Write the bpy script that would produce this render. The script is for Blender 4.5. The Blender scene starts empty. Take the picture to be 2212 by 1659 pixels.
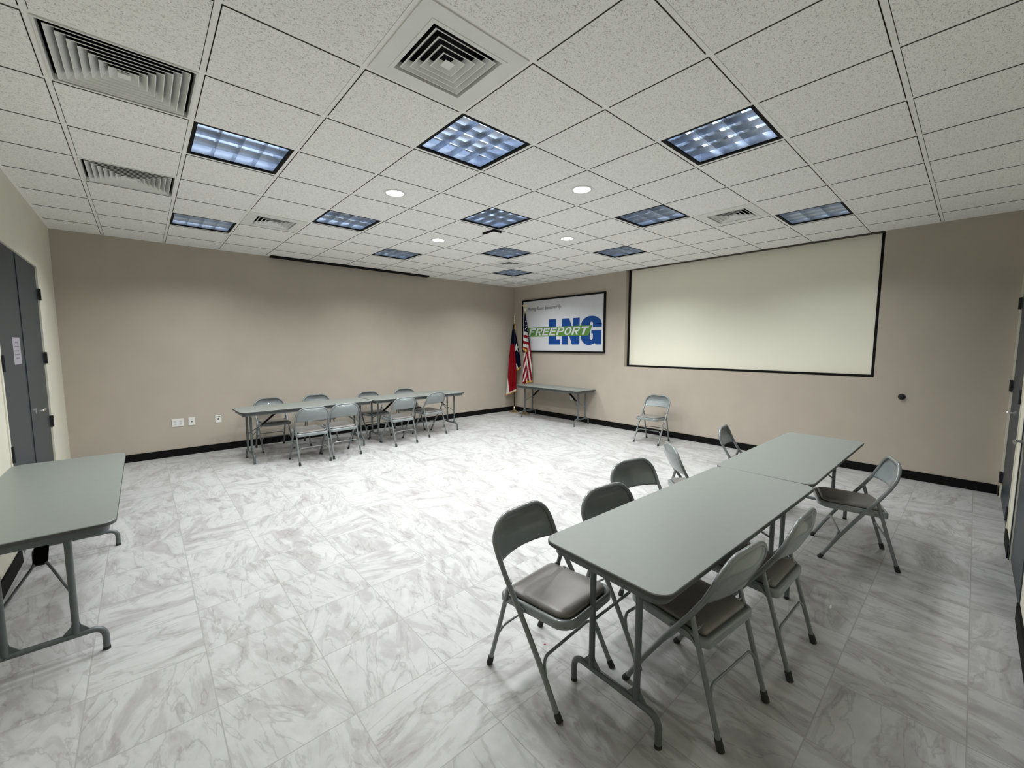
import bpy, bmesh, math, random
from mathutils import Vector, Matrix
random.seed(7)
C = bpy.context.scene.collection
PI = math.pi
H = 3.019            # ceiling height
XL, XR = -2.30, 5.336
YF, YB = -2.46, 5.438
G = 0.6096           # ceiling grid pitch

# ------------------------------------------------------------------ materials
def new_mat(name):
    m = bpy.data.materials.new(name); m.use_nodes = True
    nt = m.node_tree; b = nt.nodes['Principled BSDF']
    return m, nt, b

def mat(name, col, rough=0.5, metal=0.0, spec=0.5, bump=0.0, bscale=200.0, mottle=0.0, mscale=6.0, coat=0.0):
    m, nt, b = new_mat(name)
    b.inputs['Base Color'].default_value = (*col, 1)
    b.inputs['Roughness'].default_value = rough
    b.inputs['Metallic'].default_value = metal
    b.inputs['Specular IOR Level'].default_value = spec
    b.inputs['Coat Weight'].default_value = coat
    N, L = nt.nodes, nt.links
    tc = N.new('ShaderNodeTexCoord')
    if bump:
        n = N.new('ShaderNodeTexNoise'); n.inputs['Scale'].default_value = bscale; n.inputs['Detail'].default_value = 3
        L.new(tc.outputs['Object'], n.inputs['Vector'])
        bp = N.new('ShaderNodeBump'); bp.inputs['Strength'].default_value = bump; bp.inputs['Distance'].default_value = 0.002
        L.new(n.outputs['Fac'], bp.inputs['Height']); L.new(bp.outputs['Normal'], b.inputs['Normal'])
    if mottle:
        n2 = N.new('ShaderNodeTexNoise'); n2.inputs['Scale'].default_value = mscale; n2.inputs['Detail'].default_value = 5
        L.new(tc.outputs['Object'], n2.inputs['Vector'])
        r = N.new('ShaderNodeValToRGB')
        r.color_ramp.elements[0].position = 0.3; r.color_ramp.elements[1].position = 0.7
        r.color_ramp.elements[0].color = (*[c*(1-mottle) for c in col], 1)
        r.color_ramp.elements[1].color = (*[min(1, c*(1+mottle)) for c in col], 1)
        L.new(n2.outputs['Fac'], r.inputs['Fac']); L.new(r.outputs['Color'], b.inputs['Base Color'])
    return m

def emis(name, col, s):
    m, nt, b = new_mat(name)
    b.inputs['Base Color'].default_value = (*col, 1)
    b.inputs['Emission Color'].default_value = (*col, 1); b.inputs['Emission Strength'].default_value = s
    return m

def floor_mat():
    m, nt, b = new_mat('marble_floor_tile'); N, L = nt.nodes, nt.links
    P_, OX, OY = 0.4455, -1.3821, -0.0428
    geo = N.new('ShaderNodeTexCoord'); sep = N.new('ShaderNodeSeparateXYZ'); L.new(geo.outputs['Object'], sep.inputs[0])
    def M(op, a, bb=None, c=None):
        n = N.new('ShaderNodeMath'); n.operation = op
        for i, v in enumerate((a, bb, c)):
            if v is None: continue
            if isinstance(v, (int, float)): n.inputs[i].default_value = v
            else: L.new(v, n.inputs[i])
        return n.outputs[0]
    u = M('DIVIDE', M('SUBTRACT', sep.outputs[0], OX), P_); v = M('DIVIDE', M('SUBTRACT', sep.outputs[1], OY), P_)
    fu, fv = M('FLOOR', u), M('FLOOR', v); ru, rv = M('SUBTRACT', u, fu), M('SUBTRACT', v, fv)
    cid = N.new('ShaderNodeCombineXYZ'); L.new(fu, cid.inputs[0]); L.new(fv, cid.inputs[1])
    wn = N.new('ShaderNodeTexWhiteNoise'); wn.noise_dimensions = '3D'; L.new(cid.outputs[0], wn.inputs['Vector'])
    sc = N.new('ShaderNodeSeparateColor'); L.new(wn.outputs['Color'], sc.inputs[0])
    # rotate tile pattern by a multiple of 90 degrees
    quad = M('ADD', M('MULTIPLY', M('GREATER_THAN', sc.outputs[0], 0.76), PI/2), M('MULTIPLY', M('SUBTRACT', sc.outputs[1], 0.5), 0.75))
    loc = N.new('ShaderNodeCombineXYZ'); L.new(M('SUBTRACT', ru, 0.5), loc.inputs[0]); L.new(M('SUBTRACT', rv, 0.5), loc.inputs[1])
    rot = N.new('ShaderNodeVectorRotate'); rot.rotation_type = 'Z_AXIS'; L.new(loc.outputs[0], rot.inputs['Vector']); L.new(quad, rot.inputs['Angle'])
    off = N.new('ShaderNodeCombineXYZ'); L.new(M('MULTIPLY', sc.outputs[1], 37.0), off.inputs[0]); L.new(M('MULTIPLY', sc.outputs[2], 53.0), off.inputs[1]); L.new(M('MULTIPLY', sc.outputs[0], 11.0), off.inputs[2])
    add = N.new('ShaderNodeVectorMath'); add.operation = 'ADD'; L.new(rot.outputs[0], add.inputs[0]); L.new(off.outputs[0], add.inputs[1])
    mp = N.new('ShaderNodeMapping'); mp.vector_type = 'TEXTURE'; mp.inputs['Rotation'].default_value = (0, 0, 1.50); mp.inputs['Scale'].default_value = (1.3, 0.42, 1)
    L.new(add.outputs[0], mp.inputs[0])
    n1 = N.new('ShaderNodeTexNoise'); n1.inputs['Scale'].default_value = 1.3; n1.inputs['Detail'].default_value = 7; n1.inputs['Roughness'].default_value = 0.62; n1.inputs['Distortion'].default_value = 1.2
    L.new(mp.outputs[0], n1.inputs['Vector'])
    r1 = N.new('ShaderNodeValToRGB'); e = r1.color_ramp.elements
    e[0].position = 0.31; e[0].color = (0.315, 0.306, 0.302, 1); e[1].position = 0.67; e[1].color = (0.475, 0.475, 0.472, 1)
    e2 = e.new(0.46); e2.color = (0.385, 0.38, 0.376, 1); e3 = e.new(0.49); e3.color = (0.43, 0.43, 0.426, 1)
    L.new(n1.outputs['Fac'], r1.inputs['Fac'])
    # thin veins
    n2 = N.new('ShaderNodeTexNoise'); n2.inputs['Scale'].default_value = 1.5; n2.inputs['Detail'].default_value = 5; n2.inputs['Distortion'].default_value = 0.5
    L.new(mp.outputs[0], n2.inputs['Vector'])
    av = M('ABSOLUTE', M('SUBTRACT', n2.outputs['Fac'], 0.5))
    r2 = N.new('ShaderNodeValToRGB'); r2.color_ramp.elements[0].position = 0.0; r2.color_ramp.elements[0].color = (0.72, 0.71, 0.70, 1)
    r2.color_ramp.elements[1].position = 0.022; r2.color_ramp.elements[1].color = (1, 1, 1, 1); L.new(av, r2.inputs['Fac'])
    mul = N.new('ShaderNodeMixRGB'); mul.blend_type = 'MULTIPLY'; mul.inputs['Fac'].default_value = 0.8
    L.new(r1.outputs['Color'], mul.inputs[1]); L.new(r2.outputs['Color'], mul.inputs[2])
    n3 = N.new('ShaderNodeTexNoise'); n3.inputs['Scale'].default_value = 14; n3.inputs['Detail'].default_value = 6; L.new(geo.outputs['Object'], n3.inputs['Vector'])
    r3 = N.new('ShaderNodeValToRGB'); r3.color_ramp.elements[0].position = 0.3; r3.color_ramp.elements[0].color = (0.9, 0.9, 0.9, 1); r3.color_ramp.elements[1].position = 0.7
    L.new(n3.outputs['Fac'], r3.inputs['Fac'])
    mul2 = N.new('ShaderNodeMixRGB'); mul2.blend_type = 'MULTIPLY'; mul2.inputs['Fac'].default_value = 1
    L.new(mul.outputs[0], mul2.inputs[1]); L.new(r3.outputs['Color'], mul2.inputs[2])
    # grout
    du = M('MINIMUM', ru, M('SUBTRACT', 1.0, ru)); dv = M('MINIMUM', rv, M('SUBTRACT', 1.0, rv))
    g = M('LESS_THAN', M('MINIMUM', du, dv), 0.0058)
    mg = N.new('ShaderNodeMixRGB'); L.new(g, mg.inputs['Fac']); L.new(mul2.outputs[0], mg.inputs[1]); mg.inputs[2].default_value = (0.30, 0.295, 0.285, 1)
    L.new(mg.outputs[0], b.inputs['Base Color'])
    b.inputs['Roughness'].default_value = 0.5; b.inputs['Specular IOR Level'].default_value = 0.35
    bp = N.new('ShaderNodeBump'); bp.inputs['Strength'].default_value = 0.15; bp.inputs['Distance'].default_value = 0.002
    L.new(n1.outputs['Fac'], bp.inputs['Height']); L.new(bp.outputs['Normal'], b.inputs['Normal'])
    return m

def ceiling_mat():
    m, nt, b = new_mat('fissured_ceiling_tile'); N, L = nt.nodes, nt.links
    tc = N.new('ShaderNodeTexCoord')
    mp = N.new('ShaderNodeMapping'); mp.inputs['Scale'].default_value = (1.0, 1.9, 1); L.new(tc.outputs['Object'], mp.inputs[0])
    n = N.new('ShaderNodeTexNoise'); n.inputs['Scale'].default_value = 75; n.inputs['Detail'].default_value = 2.0; n.inputs['Distortion'].default_value = 1.8
    L.new(mp.outputs[0], n.inputs['Vector'])
    r = N.new('ShaderNodeValToRGB'); e = r.color_ramp.elements
    e[0].position = 0.33; e[0].color = (0.45, 0.445, 0.43, 1); e[1].position = 0.40; e[1].color = (0.93, 0.93, 0.91, 1)
    L.new(n.outputs['Fac'], r.inputs['Fac'])
    n2 = N.new('ShaderNodeTexNoise'); n2.inputs['Scale'].default_value = 130; n2.inputs['Detail'].default_value = 1; L.new(tc.outputs['Object'], n2.inputs['Vector'])
    r2 = N.new('ShaderNodeValToRGB'); r2.color_ramp.elements[0].position = 0.30; r2.color_ramp.elements[0].color = (0.74, 0.74, 0.72, 1); r2.color_ramp.elements[1].position = 0.42
    L.new(n2.outputs['Fac'], r2.inputs['Fac'])
    mul = N.new('ShaderNodeMixRGB'); mul.blend_type = 'MULTIPLY'; mul.inputs['Fac'].default_value = 1
    L.new(r.outputs['Color'], mul.inputs[1]); L.new(r2.outputs['Color'], mul.inputs[2])
    L.new(mul.outputs[0], b.inputs['Base Color'])
    b.inputs['Roughness'].default_value = 0.95; b.inputs['Specular IOR Level'].default_value = 0.1
    bp = N.new('ShaderNodeBump'); bp.inputs['Strength'].default_value = 0.6; bp.inputs['Distance'].default_value = 0.003
    L.new(n.outputs['Fac'], bp.inputs['Height']); L.new(bp.outputs['Normal'], b.inputs['Normal'])
    return m

def wall_mat(name, col):
    return mat(name, col, 0.75, spec=0.2, bump=0.25, bscale=260, mottle=0.03, mscale=3)

TUBE = 1.15
TROFFER_POWER = 23.0
DIM = {(2,-2): .32, (6,-2): .60, (-2,2): .8, (2,2): .45, (4,0): .9, (4,4): .65, (2,6): .85, (0,4): .8}   # some troffers are dimmer than others
M = dict(
    floor=floor_mat(), tile=ceiling_mat(),
    tbar=mat('painted_grid_metal', (0.90, 0.90, 0.875), 0.6, spec=0.3, mottle=0.02),
    tile_edge=mat('tile_reveal_shade', (0.12, 0.115, 0.10), 0.95, spec=0.05, mottle=0.1),  # dark colour paints in the shadow line of the tile reveal
    wall=wall_mat('taupe_wall_paint', (0.435, 0.387, 0.325)),
    wall_cream=wall_mat('cream_wall_paint', (0.66, 0.64, 0.54)),
    base=mat('black_vinyl_baseboard', (0.004, 0.004, 0.004), 0.7, spec=0.12, mottle=0.1),
    black=mat('black_matte', (0.004, 0.004, 0.004), 0.7, spec=0.15, mottle=0.1),
    screen=mat('projection_screen_fabric', (0.78, 0.765, 0.65), 0.85, spec=0.1, mottle=0.015, mscale=2),
    frame_chair=mat('grey_enamel_tube', (0.165, 0.184, 0.185), 0.27, spec=0.5, mottle=0.05, mscale=20, coat=0.5),
    panel_chair=mat('grey_enamel_sheet', (0.190, 0.216, 0.217), 0.30, spec=0.5, mottle=0.05, mscale=9, coat=0.5),
    vinyl=mat('taupe_grey_vinyl', (0.165, 0.155, 0.145), 0.34, spec=0.5, bump=0.2, bscale=300, mottle=0.12, mscale=9),
    rubber=mat('dark_rubber', (0.035, 0.037, 0.036), 0.7, spec=0.2, mottle=0.1),
    laminate=mat('grey_green_laminate', (0.208, 0.230, 0.212), 0.42, spec=0.4, bump=0.06, bscale=500, mottle=0.02, mscale=30),
    tedge=mat('dark_table_edge', (0.05, 0.054, 0.052), 0.5, mottle=0.08, mscale=15),
    tmetal=mat('blue_grey_table_tube', (0.095, 0.112, 0.114), 0.36, spec=0.5, mottle=0.12, mscale=18),
    door=mat('slate_door_paint', (0.030, 0.041, 0.052), 0.42, spec=0.4, bump=0.05, bscale=80, mottle=0.05, mscale=3),
    hinge=mat('dark_hinge_metal', (0.03, 0.033, 0.036), 0.4, metal=0.6, mottle=0.1),
    chrome=mat('satin_chrome', (0.75, 0.76, 0.77), 0.2, metal=1.0, mottle=0.03),
    louver=mat('specular_aluminium_louver', (0.60, 0.66, 0.76), 0.3, metal=1.0, bump=0.3, bscale=14, mottle=0.18, mscale=7),
    tube_glass=emis('fluorescent_tube_glass', (0.74, 0.85, 1.0), TUBE),
    vent=mat('white_vent_enamel', (0.78, 0.79, 0.765), 0.45, mottle=0.04),
    lens=emis('downlight_lens', (0.93, 0.97, 1.0), 6.0),
    white_plastic=mat('white_plastic', (0.72, 0.72, 0.69), 0.4, mottle=0.02),
    poster=mat('poster_white', (0.60, 0.61, 0.64), 0.5, mottle=0.02),
    poster_blue=mat('poster_blue', (0.006, 0.055, 0.24), 0.5, spec=.2, mottle=0.04, mscale=3),
    poster_green=mat('poster_green', (0.085, 0.22, 0.035), 0.45, mottle=0.06, mscale=3),
    ink=mat('black_ink', (0.01, 0.01, 0.012), 0.5, mottle=0.1),
    gold=mat('brass_gold', (0.72, 0.62, 0.40), 0.25, metal=1.0, mottle=0.05),
    fringe=mat('gold_fringe', (0.50, 0.29, 0.05), 0.7, mottle=0.15, mscale=60),
    pole=mat('dark_mahogany_pole', (0.022, 0.008, 0.006), 0.3, mottle=0.2),
    f_red=mat('flag_red', (0.20, 0.005, 0.009), 0.8, spec=.08, mottle=0.12, mscale=10),
    f_navy=mat('flag_navy', (0.0035, 0.005, 0.018), 0.85, spec=.05, mottle=0.15, mscale=10),
    f_white=mat('flag_white', (0.55, 0.53, 0.52), 0.8, spec=.1, mottle=0.05, mscale=10),
    paper=mat('lavender_paper', (0.36, 0.34, 0.38), 0.8, mottle=0.05, mscale=40),
    paper_ink=mat('faint_paper_print', (0.17, 0.16, 0.20), 0.8, mottle=0.1),
    red_dot=mat('red_fleck', (0.35, 0.02, 0.03), 0.6, mottle=0.1),
)

# ------------------------------------------------------------------ geometry helpers
def link(name, bm, m, parent=None, smooth=False, loc=None):
    me = bpy.data.meshes.new(name)
    bmesh.ops.recalc_face_normals(bm, faces=bm.faces)
    bm.to_mesh(me); bm.free()
    for mm in (m if isinstance(m, (list, tuple)) else [m]): me.materials.append(mm)
    if smooth:
        for p in me.polygons: p.use_smooth = True
    o = bpy.data.objects.new(name, me); C.objects.link(o)
    if parent: o.parent = parent
    if loc: o.location = loc
    return o

def autosmooth(o, deg=35):
    me = o.data
    for p in me.polygons: p.use_smooth = True
    bm = bmesh.new(); bm.from_mesh(me)
    for e in bm.edges:
        if len(e.link_faces) == 2 and e.calc_face_angle(0) > math.radians(deg): e.smooth = False
    bm.to_mesh(me); bm.free()
    return o

def box(bm, x0, y0, z0, x1, y1, z1, mi=0):
    vs = [bm.verts.new(p) for p in ((x0,y0,z0),(x1,y0,z0),(x1,y1,z0),(x0,y1,z0),(x0,y0,z1),(x1,y0,z1),(x1,y1,z1),(x0,y1,z1))]
    for f in ((0,3,2,1),(4,5,6,7),(0,1,5,4),(1,2,6,5),(2,3,7,6),(3,0,4,7)):
        bm.faces.new([vs[i] for i in f]).material_index = mi
    return vs

def tube(bm, pts, r, n=12, caps=True, flat=1.0):
    pts = [Vector(p) for p in pts]; rings = []
    rr = r if isinstance(r, (list, tuple)) else [r]*len(pts)
    t0 = (pts[1]-pts[0]).normalized()
    up = Vector((0,0,1)) if abs(t0.z) < 0.9 else Vector((0,1,0))
    nrm = (up - t0*up.dot(t0)).normalized()
    for i, p in enumerate(pts):
        if i == 0: t = t0
        elif i == len(pts)-1: t = (pts[i]-pts[i-1]).normalized()
        else: t = ((pts[i+1]-p).normalized() + (p-pts[i-1]).normalized()).normalized()
        nrm = (nrm - t*nrm.dot(t)).normalized(); bn = t.cross(nrm)
        rings.append([bm.verts.new(p + (nrm*math.cos(2*PI*k/n) + bn*math.sin(2*PI*k/n)*flat)*rr[i]) for k in range(n)])
    for a, b in zip(rings, rings[1:]):
        for k in range(n): bm.faces.new((a[k], a[(k+1)%n], b[(k+1)%n], b[k]))
    if caps:
        bm.faces.new(rings[0][::-1]); bm.faces.new(rings[-1])

def smooth_path(pts, r=0.03, n=5):
    """round the inner corners of a polyline"""
    pts = [Vector(p) for p in pts]; out = [pts[0]]
    for a, b, c in zip(pts, pts[1:], pts[2:]):
        d1, d2 = (a-b), (c-b); rr = min(r, d1.length*.49, d2.length*.49)
        p, q = b + d1.normalized()*rr, b + d2.normalized()*rr
        for i in range(n+1):
            t = i/n; out.append(p*(1-t)**2 + b*2*t*(1-t) + q*t*t)
    out.append(pts[-1]); return out

def rrect(hx, hy, r, n=6, cx=0, cy=0, rs=None):
    """rounded rectangle outline ; rs: per corner radius (++, -+, --, +-)"""
    out = []
    rs = rs or [r]*4
    for (sx, sy, a0), q in zip(((1,1,0),(-1,1,PI/2),(-1,-1,PI),(1,-1,1.5*PI)), rs):
        for i in range(n+1):
            a = a0 + PI/2*i/n
            out.append((cx + sx*(hx-q) + q*math.cos(a), cy + sy*(hy-q) + q*math.sin(a)))
    return out

def loft(bm, layers, cap_top=True, cap_bot=True, mi=0):
    rings = [[bm.verts.new((x, y, z)) for x, y in pts] for pts, z in layers]
    n = len(rings[0])
    for a, b in zip(rings, rings[1:]):
        for k in range(n): bm.faces.new((a[k], a[(k+1)%n], b[(k+1)%n], b[k])).material_index = mi
    if cap_bot: bm.faces.new(rings[0][::-1]).material_index = mi
    if cap_top: bm.faces.new(rings[-1]).material_index = mi

def lathe(bm, prof, n=24, cx=0, cy=0, cz=0):
    rings = [[bm.verts.new((cx+r*math.cos(2*PI*k/n), cy+r*math.sin(2*PI*k/n), cz+z)) for k in range(n)] for r, z in prof]
    for a, b in zip(rings, rings[1:]):
        for k in range(n): bm.faces.new((a[k], a[(k+1)%n], b[(k+1)%n], b[k]))
    bm.faces.new(rings[0][::-1]); bm.faces.new(rings[-1])

def empty(name, label, cat, loc, rz=0, group=None):
    o = bpy.data.objects.new(name, None); C.objects.link(o)
    o.location = loc; o.rotation_euler = (0, 0, rz); o.empty_display_size = 0.1
    o['label'] = label; o['category'] = cat
    if group: o['group'] = group
    return o

def tag(o, label, cat, group=None):
    o['label'] = label; o['category'] = cat
    if group: o['group'] = group
    return o

def struct(o): o['kind'] = 'structure'; return o

def copy_tree(o, parent=None, root=True):
    c = o.copy(); C.objects.link(c); c.parent = parent
    for ch in list(o.children): copy_tree(ch, c)
    return c

# ------------------------------------------------------------------ room shell
bm = bmesh.new(); box(bm, XL-.15, YF-.15, -.1, XR+.3, YB+.15, 0)
struct(link('floor', bm, M['floor']))

# troffers / vents occupy these grid cells (a, b) ; cell spans a*G .. (a+1)*G
LIGHTS = [(-2,2),(0,0),(2,-2),(-2,6),(0,4),(2,2),(4,0),(6,-2),(2,6),(4,4),(6,2),(6,6)]
VENTS_BIG = [(-3,1),(-3,4)]
VENTS = [(-1,-1),(-1,5),(5,-1),(5,5)]
DOWN = [(0,2),(2,0),(2,4),(4,2)]
used = set(LIGHTS+VENTS_BIG+VENTS)
BAR = .012
bm = bmesh.new()
for a in range(-4, 9):
    for b in range(-5, 9):
        x0, x1 = max(a*G+BAR, XL), min((a+1)*G-BAR, XR)
        y0, y1 = max(b*G+BAR, YF), min((b+1)*G-BAR, YB)
        if x1-x0 < .02 or y1-y0 < .02 or (a, b) in used: continue
        gp = .004  # shadow gap beside the bar
        X0, X1 = (x0+gp if x0 > XL else x0), (x1-gp if x1 < XR else x1)
        Y0, Y1 = (y0+gp if y0 > YF else y0), (y1-gp if y1 < YB else y1)
        bt = [bm.verts.new((x, y, H)) for x, y in ((X0,Y0),(X0,Y1),(X1,Y1),(X1,Y0))]
        f = bm.faces.new(bt); f.material_index = 0
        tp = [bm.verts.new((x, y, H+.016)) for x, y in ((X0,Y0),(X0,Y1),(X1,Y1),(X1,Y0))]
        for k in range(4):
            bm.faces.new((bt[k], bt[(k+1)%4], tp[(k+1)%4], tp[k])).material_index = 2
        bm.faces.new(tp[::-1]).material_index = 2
# grid bars
bz = H+.004
for a in range(-3, 9):
    box(bm, a*G-BAR, YF, bz, a*G+BAR, YB, bz+.004, 1)
for b in range(-4, 9):
    for a in range(-4, 9):
        x0, x1 = max(a*G+BAR, XL), min((a+1)*G-BAR, XR)
        if x1 > x0: box(bm, x0, b*G-BAR, bz, x1, b*G+BAR, bz+.004, 1)
box(bm, XL-.15, YF-.15, H+.10, XR+.3, YB+.15, H+.2, 2)     # slab above
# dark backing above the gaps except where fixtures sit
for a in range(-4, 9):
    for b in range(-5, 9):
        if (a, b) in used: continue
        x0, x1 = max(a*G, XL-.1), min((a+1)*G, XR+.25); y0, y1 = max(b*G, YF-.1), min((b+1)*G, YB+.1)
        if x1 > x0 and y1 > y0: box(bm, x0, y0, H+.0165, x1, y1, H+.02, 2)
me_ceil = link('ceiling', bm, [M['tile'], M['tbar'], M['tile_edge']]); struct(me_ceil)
# wall angle moulding round the room
for nm, (x0, y0, x1, y1) in dict(back=(XL, YB-.02, XR, YB), right=(XR-.02, YF, XR, YB-.02), left=(XL, YF, XL+.02, YB-.02), front=(XL+.02, YF, XR-.02, YF+.02)).items():
    bm = bmesh.new()
    if nm == 'right':
        box(bm, x0, YF, H-.003, x1, -1.35, H-.0005); box(bm, x0, 2.30, H-.003, x1, YB-.02, H-.0005)
    else: box(bm, x0, y0, H-.003, x1, y1, H-.0005)
    struct(link('trim_'+str(('back','right','left','front').index(nm)+1), bm, M['tbar']))

# walls
bm = bmesh.new(); box(bm, XL-.15, YB, 0, XR+.3, YB+.15, H+.1); struct(link('wall_back', bm, M['wall']))
RY0, RY1, RZ, RD = -1.345, 2.295, 1.21, .14          # projection recess in the right wall
bm = bmesh.new()
box(bm, XR, YF-.15, 0, XR+.25, RY0, H+.1); box(bm, XR, RY1, 0, XR+.25, YB, H+.1)
box(bm, XR, RY0, 0, XR+.25, RY1, RZ); box(bm, XR+RD, RY0, RZ, XR+.25, RY1, H+.1)
struct(link('wall_right', bm, M['wall']))
DY0, DY1, DZ = 2.47, 4.30, 2.40                       # double door in left wall
bm = bmesh.new()
box(bm, XL-.15, YF-.15, 0, XL, DY0, H+.1); box(bm, XL-.15, DY1, 0, XL, YB, H+.1); box(bm, XL-.15, DY0, DZ, XL, DY1, H+.1)
box(bm, XL-.15, DY0, 0, XL-.10, DY1, DZ)
struct(link('wall_left', bm, M['wall_cream']))
A0, A1, B0, B1, FZ = 3.75, 5.22, 2.25, 3.25, 2.40     # doors in front wall
bm = bmesh.new()
box(bm, XL, YF-.15, 0, B0, YF, H+.1); box(bm, B1, YF-.15, 0, A0, YF, H+.1); box(bm, A1, YF-.15, 0, XR, YF, H+.1)
box(bm, B0, YF-.15, FZ, B1, YF, H+.1); box(bm, A0, YF-.15, FZ, A1, YF, H+.1)
box(bm, B0, YF-.15, 0, B1, YF-.10, FZ); box(bm, A0, YF-.15, 0, A1, YF-.10, FZ)
struct(link('wall_front', bm, M['wall_cream']))
# baseboards
BH, BT = .105, .012
def bb(name, boxes):
    bm = bmesh.new()
    for x0, y0, x1, y1 in boxes:
        box(bm, x0, y0, 0, x1, y1, BH)
    struct(link(name, bm, M['base']))
bb('baseboard_back', [(XL, YB-BT, XR, YB)])
bb('baseboard_right', [(XR-BT, YF+.02, XR, YB-BT)])
bb('baseboard_left', [(XL, YF, XL+BT, DY0-.05), (XL, DY1+.05, XL+BT, YB-BT)])
bb('baseboard_front', [(B1+.03, YF, A0-.03, YF+BT), (XL+BT, YF, B0-.03, YF+BT), (A1+.03, YF, XR-BT, YF+BT)])

# doors
def lever(parent, x, y, z, dx, dy, ox, oy):
    """lever handle: escutcheon at (x,y,z), lever runs (dx,dy), sticks out (ox,oy)"""
    bm = bmesh.new()
    ax = Vector((ox, oy, 0))
    p = Vector((x, y, z))
    tube(bm, [p, p+ax*.012], .027, 20)
    tube(bm, smooth_path([p+ax*.01, p+ax*.055, p+ax*.055+Vector((dx, dy, 0))*.12], .012), .0095, 10)
    return autosmooth(link('door_handle', bm, M['chrome'], parent))
def knuckles(parent, x, y, z, ax):
    bm = bmesh.new()
    if ax == 'x': box(bm, x-.002, y-.018, z-.06, x+.010, y+.022, z+.06); tube(bm, [(x+.012, y, z-.06), (x+.012, y, z+.06)], .008, 10)
    else: box(bm, x-.022, y-.002, z-.06, x+.018, y+.010, z+.06); tube(bm, [(x, y+.012, z-.06), (x, y+.012, z+.06)], .008, 10)
    return link('hinge', bm, M['hinge'], parent)

d1 = bpy.data.objects.new('door_1', None); C.objects.link(d1); d1['kind'] = 'structure'
mid = (DY0+DY1)/2
for y0, y1 in ((DY0+.004, mid-.003), (mid+.003, DY1-.004)):
    bm = bmesh.new(); box(bm, XL-.05, y0, .008, XL-.008, y1, DZ-.006); link('door_leaf', bm, M['door'], d1)
bm = bmesh.new(); box(bm, XL-.008, mid-.03, .01, XL-.002, mid+.004, DZ-.01); link('astragal', bm, M['door'], d1)
bm = bmesh.new()
for y0, y1, z0, z1 in ((DY0-.04, DY0, 0, DZ+.04), (DY1, DY1+.04, 0, DZ+.04), (DY0, DY1, DZ, DZ+.04)):
    box(bm, XL, y0, z0, XL+.006, y1, z1)
link('door_frame', bm, M['wall_cream'], d1)
lever(d1, XL-.008, 3.53, 1.0, 0, 1, 1, 0)
for z in (2.12, 1.47, .80): knuckles(d1, XL, DY1-.002, z, 'x')
for z in (2.12, 1.47, .80): knuckles(d1, XL, DY0+.002, z, 'x')
d2 = bpy.data.objects.new('door_2', None); C.objects.link(d2); d2['kind'] = 'structure'
midA = (A0+A1)/2
for x0, x1 in ((A0+.004, midA-.003), (midA+.003, A1-.004)):
    bm = bmesh.new(); box(bm, x0, YF-.05, .008, x1, YF-.008, FZ-.006); link('door_leaf', bm, M['door'], d2)
lever(d2, midA-.09, YF-.008, 1.0, 1, 0, 0, 1)
for z in (2.05, 1.2, .22): knuckles(d2, A1-.002, YF, z, 'y')
for z in (2.05, 1.2, .22): knuckles(d2, A0+.002, YF, z, 'y')
d3 = bpy.data.objects.new('door_3', None); C.objects.link(d3); d3['kind'] = 'structure'
bm = bmesh.new(); box(bm, B0+.004, YF-.05, .008, B1-.004, YF-.008, FZ-.006); link('door_leaf', bm, M['door'], d3)
lever(d3, 3.12, YF-.008, .93, -1, 0, 0, 1)
bm = bmesh.new(); box(bm, 3.03, YF-.009, .86, 3.22, YF-.004, 1.05); link('kick_plate', bm, M['hinge'], d3)
for dd, (x0, x1) in ((d2, (A0, A1)), (d3, (B0, B1))):
    bm = bmesh.new()
    for q0, q1, z0, z1 in ((x0-.04, x0, 0, FZ+.04), (x1, x1+.04, 0, FZ+.04), (x0, x1, FZ, FZ+.04)):
        box(bm, q0, YF, z0, q1, YF+.006, z1)
    link('door_frame', bm, M['door'] if dd is d3 else M['wall_cream'], dd)

# paper notice on the left door
t = empty('paper_notice', 'pale lavender paper notice taped to the slate double door', 'notice', (XL-.0075, 3.085, 1.555))
bm = bmesh.new(); box(bm, 0, -.135, -.11, .0012, .135, .11); link('sheet', bm, M['paper'], t)
bm = bmesh.new()
for k, zz in enumerate((.07, .035, .0, -.03, -.06)):
    w = (.05, .09, .07, .1, .06)[k]; box(bm, .0012, -w, zz-.005, .0016, w, zz+.005)
link('print', bm, M['paper_ink'], t)

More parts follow.
